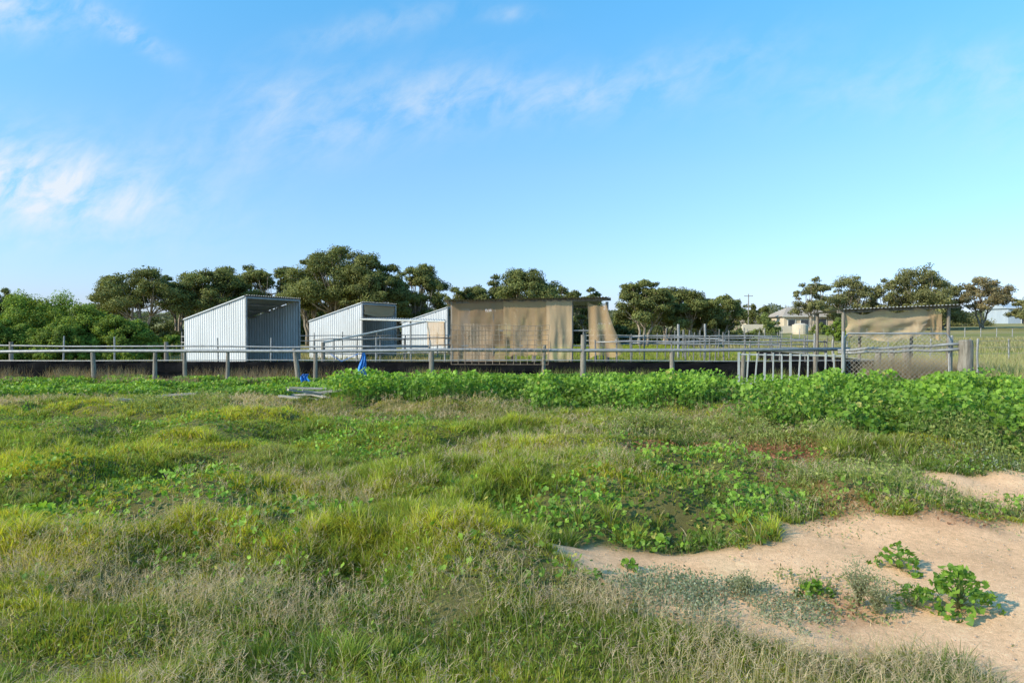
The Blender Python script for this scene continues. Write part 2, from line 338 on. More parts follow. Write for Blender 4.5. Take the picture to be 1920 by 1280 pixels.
# seed-head grass
A=Acc()
seedm=np.maximum(inpoly([(-400,1085),(300,1060),(700,1050),(980,1080),(1060,1120),(1200,1215),(1700,1250),(1800,1290),(1900,1350),(2100,2400),(-600,2400)]),
   .85*sstep(.46,.56,fbm(MX*.5,MY*.7,101,3))*(MY<18)*grassm)
for d0,d1,N in [(2.2,4.2,14000),(4.2,7,17000),(7,17,40000)]:
    x,y=pick(N,d0,d1);q=(samp(seedm,x,y)*(sstep(.3,.6,fbm(x*.9,y*.9,111,3))*.85+.15)>R.uniform(.05,.9,N))&(samp(sand,x,y)<.6);x,y=x[q],y[q];N=len(x)
    h=R.uniform(.10,.26,N)*(1 if d0<7 else .85);w=.0016+.0006*y;col=mixc(DRY,PUR,R.random(N))*R.uniform(.75,1.25,(N,1));az=R.uniform(0,6.283,N);lean=R.uniform(.1,.8,N)
    P=np.stack([x,y,hz(x,y)],-1);A.add(*blades(P,h,w,lean,az,col,3,OLV*.9))
    tip=P+np.stack([np.cos(az)*lean*h,np.sin(az)*lean*h,h*(1-.35*lean)-.01],-1)
    for k in range(5):
        a2=R.uniform(0,6.283,N);A.add(*blades(tip-np.array([0,0,.012*k]),R.uniform(.02,.045,N)*(1 if d0<7 else 1.7),w*1.1,R.uniform(.7,1.8,N),a2,col*.95,1,col))
A.obj('seeding_grass',M_grass,'dry purplish grass stems with feathery seed heads',kind='stuff')
# mallow cover
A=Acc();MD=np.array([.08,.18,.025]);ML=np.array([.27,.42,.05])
def mallow(N,d0,d1,mask,hmin,hmax,r0,side=1.2,thr=(.1,.9),fade=False):
    x,y=pick(N,d0,d1,side);q=samp(mask,x,y)>R.uniform(*thr,N);x,y=x[q],y[q];N=len(x)
    e=fbm(x*1.5,y*1.5,121,3);H=hmin+(hmax-hmin)*sstep(.3,.68,e)
    if fade: H=H*(1-.5*sstep(14,18,y))
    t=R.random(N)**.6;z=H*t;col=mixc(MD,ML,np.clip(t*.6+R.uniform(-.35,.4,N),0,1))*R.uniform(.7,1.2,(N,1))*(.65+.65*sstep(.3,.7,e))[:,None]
    yel=R.random(N)<.02;col=np.where(yel[:,None],np.array([.5,.46,.12]),col)
    P=np.stack([x,y,hz(x,y)+z],-1);r=r0*R.uniform(.45,1.4,N)
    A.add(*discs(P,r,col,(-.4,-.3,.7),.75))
    k=R.random(N)<.3;base=P[k].copy();base[:,2]=hz(x[k],y[k]);dd=z[k]
    A.add(*blades(base,dd,.006+.0004*y[k],R.uniform(0,.2,k.sum()),R.uniform(0,6.28,k.sum()),np.tile([.18,.28,.06],(k.sum(),1)),2))
left=mal*(MX<-4.5);right=mal*(MX>=-4.5)
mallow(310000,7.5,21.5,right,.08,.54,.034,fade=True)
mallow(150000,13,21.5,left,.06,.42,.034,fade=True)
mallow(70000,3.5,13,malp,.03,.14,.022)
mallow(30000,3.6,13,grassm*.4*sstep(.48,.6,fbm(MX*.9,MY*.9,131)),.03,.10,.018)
A.obj('mallow_cover',M_leaf,'bright green round-leaved mallow weeds',kind='stuff')
# feathery weeds and small leaf cover
A=Acc()
def bushy(N,d0,d1,mask,hmax,L,W,colA,colB,stem=.25,zp=.8):
    x,y=pick(N,d0,d1,1.2);q=samp(mask,x,y)>R.uniform(.1,.9,N);x,y=x[q],y[q];N=len(x)
    H=hmax*(.2+.8*sstep(.3,.68,fbm(x*2.6,y*2.6,141,3)));t=R.random(N)**zp;cc=mixc(colA,colB,R.random(N))*R.uniform(.7,1.25,(N,1))
    P=np.stack([x,y,hz(x,y)+H*t+.005],-1);s=1+.05*y
    A.add(*leaves(P,L*s*R.uniform(.6,1.3,N),W*s,cc,(0,0,.5),1))
    k=R.random(N)<stem;b=P[k].copy();b[:,2]=hz(x[k],y[k]);A.add(*blades(b,H[k]*1.05,.003+.0007*y[k],R.uniform(0,.5,k.sum()),R.uniform(0,6.28,k.sum()),cc[k]*.9,2))
a_=np.array
bushy(170000,6,16,feath,.28,.035,.014,a_([.20,.26,.07]),a_([.42,.45,.15]))
bushy(180000,3.4,6.5,salt*sstep(.32,.50,fbm(MX*3,MY*3,143)),.11,.018,.010,a_([.17,.21,.12]),a_([.42,.45,.33]),.2)
bushy(70000,3.5,6.5,salt2*sstep(.38,.54,fbm(MX*3,MY*3,144)),.10,.024,.011,a_([.14,.20,.07]),a_([.38,.40,.20]),.2)
bushy(40000,7,11,salt3,.10,.025,.012,a_([.24,.30,.18]),a_([.42,.46,.33]),.15)
bushy(70000,6,13,red,.09,.03,.016,a_([.32,.13,.07]),a_([.50,.25,.15]),.2)
bushy(20000,4,9,red2,.05,.03,.012,a_([.30,.14,.09]),a_([.42,.27,.16]),.2)
bushy(150000,2.5,14,grassm*.7*sstep(.46,.55,fbm(MX*.7+9,MY*.9,151)),.11,.022,.012,a_([.14,.24,.05]),a_([.30,.40,.08]),.15)
bushy(9000,3.5,10,blur(sand,2,2)*.4*sstep(.50,.62,fbm(MX*1.7,MY*1.7,161)),.02,.016,.009,a_([.22,.26,.12]),a_([.46,.40,.24]),.1)
fr=blur(sand,3,3)*(1-sand)*1.6*sstep(.3,.5,fbm(MX*3,MY*3,163))
bushy(80000,3.2,10,fr,.08,.024,.014,a_([.15,.24,.06]),a_([.34,.40,.16]),.15)
fi=blur(1-sand,4,3)*sand*1.4*sstep(.48,.58,fbm(MX*2.2,MY*2.2,164))
bushy(50000,3.2,7,fi,.06,.018,.010,a_([.17,.24,.09]),a_([.40,.42,.22]),.2)
A.obj('weed_cover',M_grass,'low feathery and grey-leaved weeds',kind='stuff')
# dry weeds by the yards + far rough grass
A=Acc()
def rough(N,xr,yr,h0,h1,colA,colB,w,thr=.0,lean=.6):
    x=R.uniform(*xr,N);y=R.uniform(*yr,N)
    q=fbm(x*.8,y*.8,171,3)>thr;x,y=x[q],y[q];N=len(x)
    P=np.stack([x,y,hz(x,y)],-1);A.add(*blades(P,R.uniform(h0,h1,N),w,R.uniform(0,lean,N),R.uniform(0,6.28,N),mixc(colA,colB,R.random(N))*R.uniform(.7,1.2,(N,1)),2))
rough(14000,(-20,-6),(19.5,22.1),.08,.34,DRY*.5,PUR*.7,.018,thr=.46)
rough(9000,(-20,-2),(20.8,22.1),.20,.60,DRY*.5,PUR*.6,.010,thr=.44)
rough(6000,(-3,9.5),(20.6,22.1),.2,.55,DRY*.6,MID,.010,thr=.50)
rough(9000,(11.9,13.6),(19.3,23),.3,.95,DRY*.75,PUR*.95,.012,thr=.35)
rough(3200,(9.4,12.2),(19.4,20.4),.4,1.25,DRY*.75,PUR*.95,.009,thr=.4)
rough(42000,(12.8,34),(17.5,36),.15,.65,DRY*.9,OLV*1.2,.022,thr=.38)
rough(26000,(12,40),(17,45),.1,.35,OLV,MID*1.2,.035)
rough(30000,(14,60),(36,75),.2,.5,DRY*.8,OLV,.06,thr=.42)
rough(40000,(-34,13),(22.6,50),.1,.35,OLV*.9,DRY*.7,.04)
rough(20000,(-1.5,14),(28,60),.1,.4,MID,LUSH*.7,.05)
A.obj('dry_weeds',M_grass,'dry tan weeds and rough paddock grass',kind='stuff')
# pebbles
Gp=Geo();pb=0
while pb<1200:
    x=random.uniform(0,9);y=random.uniform(3.2,9.5)
    if samp(sand,np.array([x]),np.array([y]))[0]<.6: continue
    r=random.uniform(.002,.009);z=hz1(x,y);n=len(Gp.v)
    for k in range(6):
        a=k*1.047;q=r*random.uniform(.7,1.3);Gp.v.append((x+math.cos(a)*q,y+math.sin(a)*q,z))
    Gp.v.append((x,y,z+r*.8+.006));Gp.f+=[(n+k,n+(k+1)%6,n+6) for k in range(6)];pb+=1
addobj('gravel',Gp.mesh('gravel'),M_stone,kind='stuff',label='scattered small tan pebbles')
# ---- individual plants on the sand ------------------------------------------
def mallow_plant(u,v,rad,h,n,label):
    x0,y0=g(u,v);z0=hz1(x0,y0);A=Acc();an=R.uniform(0,6.28,n);rr=rad*np.sqrt(R.random(n))*(1+.3*np.sin(an*3+u));z=h*np.clip(1-(rr/rad)**2*.75,.1,1)*R.uniform(.35,1.1,n)
    P=np.stack([np.cos(an)*rr,np.sin(an)*rr,z],-1);col=mixc(MD,ML*.95,R.random(n))
    A.add(*discs(P,R.uniform(.012,.030,n),col,(-.2,-.2,.5),.9))
    az=np.arctan2(P[:,1],P[:,0]);L=np.hypot(P[:,0],P[:,1])
    A.add(*blades(np.zeros((n,3)),np.maximum(z,.03),.006,L/np.maximum(z,.03),az,np.tile([.2,.3,.09],(n,1)),3,np.tile([.22,.2,.11],(n,1))))
    A.obj('mallow_plant',M_leaf,label,loc=(x0,y0,z0),category='plant',group='leafy weeds on bare sand')
mallow_plant(1690,1068,.15,.16,100,'leafy green mallow weed growing in bare sand')
mallow_plant(1805,1145,.20,.25,230,'large leafy mallow weed on bare sand')
mallow_plant(1720,1138,.13,.12,70,'low leafy mallow weed on bare sand')
mallow_plant(1530,1118,.11,.08,55,'low leafy mallow weed on bare sand')
mallow_plant(1180,1085,.06,.07,16,'tiny green weed sprouting from sand')
def twig_plant(u,v,h,n,label):
    x0,y0=g(u,v);A=Acc();az=R.uniform(0,6.28,n);hh=h*R.uniform(.6,1,n);ln=R.uniform(.1,.7,n)
    A.add(*blades(np.zeros((n,3)),hh,.006,ln,az,np.tile([.34,.3,.22],(n,1)),3))
    for k in range(30):
        t=R.uniform(.2,1,n);ox=ln*hh*t**1.8;P=np.stack([np.cos(az)*ox,np.sin(az)*ox,hh*t*(1-.35*ln*t)],-1)+R.normal(0,.014,(n,3))
        A.add(*leaves(P,.018,.007,mixc(a_([.20,.25,.13]),a_([.44,.42,.28]),R.random(n))))
    A.obj('twiggy_weed',M_grass,label,loc=(x0,y0,hz1(x0,y0)),category='plant',group='leafy weeds on bare sand')
twig_plant(1615,1140,.34,44,'grey-green twiggy weed standing in sand')
twig_plant(1650,1155,.22,34,'grey-green twiggy weed standing in sand')
twig_plant(1400,1120,.17,26,'grey-green twiggy weed standing in sand')
# ---- trees ------------------------------------------------------------------
EP=((.08,.10,.033),(.28,.285,.085))
def tree(u,d,top,wpx,label,name='gum_tree',cb=.45,ncl=22,nl=11000,ls=.20,pal=EP,sparse=1.,stems=3,round_=0.,cat='tree',group='gum trees behind the yards',depth=1.):
    x0=X(u,d);z0=hz1(x0,d);H=Z(top,d)-z0;Rr=wpx/F*d/2
    t=thing(name,(x0,d,z0),label,cat,group)
    C=[];k=0;ncl=int(ncl*1.6)
    while len(C)<ncl and k<6000:
        k+=1;a=R.uniform(0,6.28);r=math.sqrt(R.random());cr=Rr*R.uniform(.14,.34)*(1 if sparse==1 else .85)
        zt=cb*H+(H-cb*H)*math.sqrt(max(0,1-r**2.4))*R.uniform(.92,1.03)
        z=zt-cr*.7-(R.random()**(1.6 if round_==0 else 1.2))*(zt-cb*H)*.9
        if z<cb*H*.9: z=cb*H*R.uniform(.9,1.15)
        px,py=math.cos(a)*r*(Rr-cr*.45),math.sin(a)*r*(Rr-cr*.45)*depth
        if any((px-c[0])**2+(py-c[1])**2+((z-c[2])*1.15)**2<((.42 if sparse==1 else .75)*cr)**2 for c in C): continue
        C.append((px,py,z,cr))
    A=Acc();tot=sum(c[3]**2 for c in C);nl=int(nl*2.3*(.25/ls if ls<.25 else 1))
    for (px,py,z,cr) in C:
        n=int(nl*cr**2/tot);dv=R.normal(0,1,(n,3));dv/=np.linalg.norm(dv,axis=1)[:,None]
        m=10;sub=R.normal(0,1,(m,3))
        if round_==0: sub[:,2]=np.abs(sub[:,2])*.9-.35
        sub/=np.linalg.norm(sub,axis=1)[:,None]
        sub*=R.uniform(.55,1.4,(m,1))
        w=R.integers(0,m,n);rad=R.random(n)**.45*1.1
        P=np.array([px,py,z])+(sub[w]*.60+dv*rad[:,None]*.48)*cr*np.array([1.12,1.12,.80+.2*round_])
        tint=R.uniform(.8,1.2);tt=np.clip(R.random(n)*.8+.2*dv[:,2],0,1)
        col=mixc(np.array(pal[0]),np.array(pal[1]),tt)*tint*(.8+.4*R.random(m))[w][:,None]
        A.add(*leaves(P,ls*R.uniform(.5,1.25,n),ls*.5,col,sub[w]*.5+dv*.8+np.array([0,0,.2]),.6))
    A.obj('crown',M_tree,None,t)
    G=Geo();tips=[]
    for s in range(stems):
        a=6.28*s/stems+R.uniform(-.5,.5);tr=Rr*R.uniform(.15,.42);tz_=H*cb*R.uniform(.95,1.25)
        e=Vector((math.cos(a)*tr,math.sin(a)*tr,tz_));b=Vector((math.cos(a)*.2,math.sin(a)*.2,-.1))
        pts=[b.lerp(e,q)+Vector((R.normal(0,.1),R.normal(0,.1),0))*(1 if 0<q<1 else 0) for q in(0,.2,.4,.6,.8,1)]
        r0=.015*H+.04;G.tube(pts,[r0*1.3,r0,r0*.88,r0*.78,r0*.66,r0*.5],7);tips.append((e,r0*.5,pts))
    for c in C:
        ce=Vector(c[:3]);e,r0,pts=min(tips,key=lambda q:(q[0]-ce).length)
        st=pts[random.choice([3,4,5])];mid=st.lerp(ce,.5)+Vector((0,0,-.06*H*R.uniform(0,1)))
        G.tube([st,mid,ce,ce+Vector((0,0,c[3]*.3))],[r0*.8,r0*.5,r0*.3,r0*.12],5)
        for _ in range(2):
            v=Vector((R.normal(),R.normal(),abs(R.normal())*.5))*c[3]*.4;G.tube([ce.lerp(mid,.3),ce+v],[r0*.3,r0*.08],4)
    addobj('trunk',G.mesh('trunk',(0,0,0),True),M_bark,t)
    return t
EU='olive-green gum tree with spreading crown and bare limbs'
tree(268,60,498,175,EU,cb=.52,ncl=30)
tree(218,64,516,105,EU,cb=.48,ncl=16,nl=6000)
tree(335,68,507,95,EU,cb=.5,ncl=16,nl=6500)
tree(395,63,495,140,EU,cb=.48,ncl=26,nl=10000)
tree(450,68,490,110,EU,cb=.52,ncl=18,nl=6500)
tree(508,66,487,120,'sparse gum tree with sky showing through its crown',cb=.52,ncl=22,nl=6500,sparse=.9)
tree(632,60,451,180,'tall domed gum tree towering over the shelters',cb=.44,ncl=42,nl=18000)
tree(580,63,480,100,EU,cb=.38,ncl=20,nl=7500)
tree(700,57,470,135,EU,cb=.38,ncl=28,nl=12000)
tree(790,62,491,118,EU,cb=.36,ncl=30,nl=11000)
tree(750,66,505,95,EU,cb=.38,ncl=16,nl=6000)
tree(865,66,526,95,EU,cb=.36,ncl=18,nl=7000)
tree(915,66,506,105,EU,cb=.42,ncl=20,nl=8000)
tree(980,63,501,150,'wide flat-topped gum tree behind the stall',cb=.46,ncl=32,nl=13000)
tree(1045,66,528,100,EU,cb=.36,ncl=18,nl=6500)
tree(1100,66,536,95,EU,cb=.36,ncl=18,nl=7000)
tree(1207,58,518,112,EU,cb=.42,ncl=26,nl=9000)
tree(1250,63,528,105,EU,cb=.42,ncl=20,nl=7500)
tree(1297,60,535,118,EU,cb=.40,ncl=26,nl=9500)
tree(1347,62,547,95,EU,cb=.36,ncl=18,nl=7500)
tree(5,70,537,110,EU,cb=.4,ncl=20,nl=7000)
tree(-90,66,520,150,EU,cb=.4,ncl=20,nl=7000)
for u,tp in ((370,538),(430,535),(545,528),(600,528),(665,528),(735,532),(825,532),(890,540),(1020,548),(1075,554),(1180,560),(1310,562)):
    tree(u,78,tp,105,'gum tree in the rear of the belt',cb=.25,ncl=14,nl=3800,ls=.28,round_=.5)
FG='distant gum trees past the house';FP=((.11,.12,.05),(.33,.31,.12))
tree(1522,112,516,74,'slender distant gum tree with open crown',cb=.38,ncl=20,nl=4000,ls=.32,group=FG,pal=FP)
tree(1592,118,516,115,'distant round-crowned gum tree',cb=.28,ncl=28,nl=7500,ls=.32,group=FG,pal=FP)
tree(1722,112,483,130,'tall distant gum tree with clumped crown',cb=.25,ncl=34,nl=10500,ls=.34,sparse=.9,group=FG,pal=FP,round_=.5)
tree(1668,116,508,85,'distant round-crowned gum tree',cb=.22,ncl=24,nl=6500,ls=.32,group=FG,pal=FP,round_=.5)
tree(1765,120,522,85,'distant round-crowned gum tree',cb=.2,ncl=20,nl=5500,ls=.32,group=FG,pal=FP,round_=.5)
tree(1842,118,514,104,'distant gum tree with airy crown on bare limbs',cb=.38,ncl=30,nl=6000,ls=.34,sparse=.8,group=FG,pal=((.15,.13,.07),(.38,.31,.15)))
tree(1925,112,545,60,'distant round-crowned gum tree',cb=.3,ncl=14,nl=3000,ls=.32,group=FG,pal=FP)
tree(1985,100,520,110,'distant round-crowned gum tree',cb=.35,ncl=16,nl=3600,ls=.32,group=FG,pal=FP)
tree(1422,120,555,44,'small dark conifer-like garden tree',cb=.1,ncl=16,nl=3000,ls=.3,group=FG,stems=1,round_=1)
tree(1382,124,554,74,'distant round-crowned gum tree',cb=.2,ncl=16,nl=3500,ls=.32,group=FG)
for u,tp in ((1470,562),(1540,552),(1635,554),(1700,558),(1745,562),(1800,568),(1560,562)):
    tree(u,137,tp,100,'distant round-crowned gum tree',cb=.12,ncl=14,nl=3500,ls=.34,group=FG,pal=FP,round_=.5)
for u,tp,w_ in ((1435,588,50),(1582,584,56),(1450,600,34),(1535,604,30),(1620,588,60),(1650,590,60)):
    tree(u,98,tp,w_,'small green garden tree by the house',cb=.1,ncl=12,nl=2500,ls=.24,group=FG,pal=((.11,.15,.04),(.28,.31,.09)),stems=1,round_=1)
BG='bright green bushy trees beside the yards'
GP=((.085,.145,.023),(.31,.39,.055))
for (u,d,top,w) in [(75,36,540,200),(-60,36,545,180),(165,35,560,150),(225,34,585,125),(20,33,583,130),(262,34.5,615,85),(120,33,600,120)]:
    tree(u,d,top,w,'dense bright green bushy tree reaching the ground',name='pepper_tree',cb=.12,ncl=38,nl=17000,ls=.12,pal=GP,round_=1,stems=3,group=BG)
SG='dark shrubs under the gum trees'
for i,u in enumerate([180,235,300,335,370,410,470,530,575,640,700,770,840,900,960,1020,1090,1150,1170,1240,1300,1350,1385]):
    tree(u,66+(i*7%5),random.choice([596,604,592,608,612]),random.choice([75,90,100]),'dark green shrub at the foot of the gums',name='shrub',cb=.1,ncl=12,nl=2000,ls=.25,group=SG,cat='shrub',stems=2,pal=((.055,.075,.027),(.17,.18,.055)),round_=1)
for (u,d,top,w) in [(318,40,615,60),(1560,70,600,40),(1590,75,598,50)]:
    tree(u,d,top,w,'small green shrub in the rough paddock',name='shrub',cb=.1,ncl=9,nl=2500,ls=.16,group='small paddock shrubs',cat='shrub',stems=2,pal=GP,round_=1)
# distant woodland
A=Acc();N=60000;a=R.uniform(-.95,.95,N);d=R.uniform(235,270,N);x=a*d;hh=(3.2+5*fbm(a*26,a*0,181,3)**1.3)
P=np.stack([x,d,3.0+hh*R.random(N)**.7],-1);A.add(*leaves(P,R.uniform(.6,1.4,N),.6,mixc(np.array([.10,.12,.07]),np.array([.22,.23,.13]),R.random(N))))
A.obj('distant_woodland',M_tree,'hazy dark belt of faraway scrub',kind='stuff')
# ---- corrugated shelters ----------------------------------------------------
def shelter(fl,label):
    W=Vector((1.2,3.4,0));B=Vector((-.944,.333,0))*3.3;FL=Vector((*fl,0));FR=FL+W;BL=FL+B;BR=FR+B;zh=3.02;zl=2.05
    t=thing('horse_shelter',FL,label,'shelter','corrugated horse shelters')
    up=lambda p,z:Vector((p.x,p.y,z))
    Geo().corr(up(BL,0),up(FL,0),up(FL,zh),up(BL,zl),.12,.008).part('wall',M_zinc,t,label='bright corrugated side wall')
    Geo().corr(up(BR,0),up(FR,0),up(FR,zh),up(BR,zl),.15,.010).part('wall',M_zincin,t,label='dull corrugated inner wall')
    Geo().corr(up(BL,0),up(BR,0),up(BR,zl),up(BL,zl),.15,.010).part('wall',M_zincin,t)
    o=Vector((.944,-.333,0))*.12;e=W.normalized()*.06
    Geo().corr(up(BL-o-e,zl+.01),up(BR-o+e,zl+.01),up(FR+o+e,zh+.09),up(FL+o-e,zh+.09),.15,.016).part('roof',M_roof,t)
    n=B.normalized()
    for p in(FL-n*.05,FR-n*.05):
        Geo().tube([up(p,-.1),up(p,zh)],.045,8).part('post',M_steel,t)
    Geo().tube([up(FL-n*.05,zh-.03),up(FR-n*.05,zh-.03)],.045,8).part('lintel',M_steel,t)
    G=Geo()
    for q in(.25,.5,.75):
        a=FL.lerp(BL,q);b=FR.lerp(BR,q);z=zh+(zl-zh)*q-.06;G.tube([up(a,z),up(b,z)],.035,6)
    G.part('purlin',M_wood,t)
    G=Geo();s_=-e.normalized()*.04
    G.tube([up(BL+s_,zl+.03),up(FL+s_,zh+.03)],.03,6);G.part('barge_capping',M_zinc,t)
    G=Geo();G.tube([up(FL-n*.08,.72),up(FR-n*.08,.72)],.025,6)
    G.part('rail',M_steel,t)
    return t,FL,FR,up
shelter((X(460,29),29),'corrugated iron horse shelter with open front and skillion roof')
t2,FL2,FR2,up=shelter((X(678,36.5),36.5),'corrugated iron shelter with torn cloth under its roof')
shelter((-4.25,44.6),'corrugated iron shelter half hidden behind cloth stall')
# ---- cloth helper -----------------------------------------------------------
def cloth(p0,p1,zt,zb,name,mat_,parent,n=40,m=22,amp=.05,seed=1,lab=None):
    p0=Vector((*p0,0));p1=Vector((*p1,0));dr=(p1-p0);nr=Vector((-dr.y,dr.x,0)).normalized();G=Geo()
    for j in range(m+1):
        t=j/m
        for i in range(n+1):
            s=i/n;a=zt(s);b=zb(s);z=a+(b-a)*t
            o=amp*(float(fbm(np.array(s*4.),np.array(t*2.3),seed,3))-.5)*2*(.3+t)+amp*.2*math.sin(s*17+seed)*t
            q=p0.lerp(p1,s+(.012*math.sin(t*9+s*14+seed)*t))+nr*o;G.v.append((q.x,q.y,z))
    for j in range(m):
        for i in range(n):
            k=j*(n+1)+i;G.f.append((k,k+1,k+n+2,k+n+1))
    kw={'label':lab} if lab else {}
    return G.part(name,mat_,parent,True,**kw)
def rag(base,amp,seed,f=11):
    return lambda s:base+amp*(float(fbm(np.array(s*f),np.array(.5),seed,3))-.5)*2
cloth((FL2.x+.1,FL2.y+.2),(FR2.x,FR2.y),lambda s:2.95,lambda s:2.95-.5-.12*math.sin(s*3.1)*1.0,'shade_cloth',M_cloth,t2,seed=3,lab='sagging tan cloth scrap under roof edge')
aw=thing('awning',(X(760,33.5),33.5,0),'low pipe-framed awning with hanging tan cloth scrap','awning')
zz=2.1
Geo().corr((X(676,35),35,zz+.12),(X(836,32.5),32.5,zz-.03),(X(836,35.5),35.5,zz+.05),(X(676,38),38,zz+.2),.15,.015).part('roof',M_roof,aw)
Geo().tube([(X(676,35),34.95,zz+.05),(X(836,32.5),32.45,zz-.1)],.05,8).part('beam',M_white,aw)
Geo().tube([(X(606,30),30,1.07),(X(800,33),33,2.02)],.045,8).part('brace',M_white,aw)
for u,d in((770,33.6),(834,32.5)): Geo().tube([(X(u,d),d,-.05),(X(u,d),d,zz-.02)],.045,8).part('post',M_steel,aw)
cloth((X(800,33),33),(X(833,32.4),32.4),lambda s:zz-.1,rag(.85,.2,5),'shade_cloth',M_cloth,aw,n=20,amp=.09,seed=8)
# ---- central stall ----------------------------------------------------------
D=27.
st=thing('shade_cloth_stall',(X(990,D),D,0),'flat-roofed stall hung with torn tan shade cloth','stall')
xl,xr=X(848,D),X(1138,D);bk=D+3.6
Geo().corr((xl-.35,D-.35,2.80),(xr+.05,D-.35,2.92),(xr+.05,bk+.2,2.72),(xl-.35,bk+.2,2.60),.12,.014).part('roof',M_roof,st)
for x,y in((xl,D),(X(925,D),D),(X(1000,D),D),(X(1072,D),D),(xr,D),(xl,bk),(X(960,D),bk),(X(1040,D),bk),(xr,bk)):
    Geo().tube([(x,y,-.05),(x,y,2.74 if y<28 else 2.6)],.06,8).part('post',M_wood,st)
Geo().box(((xl+xr)/2,D-.02,2.78),(xr-xl+.3,.05,.12),0,Matrix.Rotation(-.019,3,'Y')).part('beam',M_wood,st)
Geo().tube([(xl,bk,2.58),(xr,bk,2.64)],.04,6).part('beam',M_steel,st)
for z in(1.0,1.6):Geo().tube([(xl,D,z),(X(1138,D),D,z)],.03,6).part('rail',M_steel,st)
top=lambda s:2.76
cloth((xl,D-.06),(X(946,D),D-.06),top,rag(.35,.12,12),'shade_cloth',M_cloth3,st,amp=.13,seed=11,lab='brown shade cloth panel')
cloth((X(944,D),D-.10),(X(1030,D),D-.10),lambda s:2.78-.05*math.sin(s*12)**2,rag(.62,.1,13),'shade_cloth',M_cloth,st,amp=.12,seed=12)
cloth((X(1024,D),D-.15),(X(1072,D),D-.12),lambda s:2.8-.05*math.sin(s*9)**2,rag(.4,.15,15),'shade_cloth',M_cloth2,st,n=24,amp=.08,seed=13,lab='pale shade cloth panel')
cloth((xl-.02,D),(xl-.02,bk),lambda s:2.74-.14*s,rag(.5,.2,16),'shade_cloth',M_cloth3,st,amp=.06,seed=15)
G=Geo();n,m=24,22
for j in range(m+1):
    t=j/m
    for i in range(n+1):
        s=i/n;x0=X(1101+4*t,D);x1=X(1136+34*t**1.4,D);x=x0+(x1-x0)*s
        z=2.72+(.50+.22*s+.10*math.sin(s*7)-2.72)*t;G.v.append((x,D-.1-.12*t+.06*math.sin(s*11+t*2)*(.3+t),z-.12*math.sin(s*3.14)*(1-t)))
for j in range(m):
    for i in range(n):
        k=j*(n+1)+i;G.f.append((k,k+1,k+n+2,k+n+1))
G.part('shade_cloth',M_cloth,st,True,label='torn cloth flap hanging from the roof corner')
Geo().corr((xl+.2,bk+.05,0),(X(920,D),bk+.05,0),(X(920,D),bk+.05,1.9),(xl+.2,bk+.05,1.9)).part('wall',M_zincin,st)
tk=Geo();tx0,ty0=X(985,29),29.;tk.box((tx0,ty0,1.2),(1.0,.7,1.1)).box((tx0,ty0,1.77),(1.1,.8,.06)).box((tx0-.4,ty0,.32),(.08,.6,.64)).box((tx0+.4,ty0,.32),(.08,.6,.64))
tk.top('feed_box',M_trim,(tx0,ty0,0),'pale feed box on legs behind the cloth','box')
# ---- right stall ------------------------------------------------------------
D2=22.
rs=thing('small_cloth_stall',(X(1680,D2),D2,0),'small open stall with sagging pale cloth under thin roof','stall')
a,b=X(1578,D2),X(1778,D2)
Geo().corr((a-.15,D2-.3,2.30),(b+.35,D2-.3,2.46),(b+.55,D2+2.4,2.42),(a,D2+2.4,2.20),.12,.012).part('roof',M_roof,rs)
for x,y,z in((a+.05,D2,2.26),(b,D2,2.42),(a+.2,D2+2.2,2.2),(b+.1,D2+2.2,2.38),(a+1.7,D2+2.2,2.3)): Geo().tube([(x,y,-.05),(x,y,z)],.055,8).part('post',M_wood,rs)
Geo().box(((a+b)/2+.1,D2,2.31),(b-a+.5,.05,.1),0,Matrix.Rotation(-.045,3,'Y')).part('beam',M_wood,rs)
cloth((a+.1,D2-.05),(X(1748,D2),D2-.05),lambda s:2.24+.14*s-.14*math.sin(s*3.14*2.5)**2,lambda s:1.42+.06*math.sin(s*9)-.10*math.sin(s*3.14)+.35*max(0,s-.85)/.15,'shade_cloth',M_cloth2,rs,amp=.2,seed=22)
cloth((X(1738,D2),D2-.1),(X(1762,D2),D2-.1),lambda s:2.38-.2*s,lambda s:1.45-.2*s,'shade_cloth',M_cloth,rs,n=12,amp=.08,seed=23)
# ---- kickboard wall ---------------------------------------------------------
kw=thing('arena_kickboard',(0,22.3,0),'low black rubber kickboard wall around the arena','wall')
G=Geo()
G.corr((-24,22.3,.0),(11.9,22.3,.0),(11.9,22.3,.60),(-24,22.3,.62),1.2,.02)
G.corr((11.9,22.3,.0),(12.2,34,.0),(12.2,34,.62),(11.9,22.3,.62),1.2,.02)
G.part('belting',M_black,kw)
G=Geo().tube([(-24,22.28,.65),(-14,22.28,.63),(-8,22.28,.66),(-3,22.28,.64),(2,22.28,.65),(7,22.28,.62),(11.9,22.28,.65),(12.2,34,.65)],.02,6);G.part('rail',M_steel,kw)
G=Geo();G.corr((-24,22.25,.30),(11.9,22.25,.30),(11.9,22.25,.33),(-24,22.25,.33),3,.004).part('batten',M_black,kw)
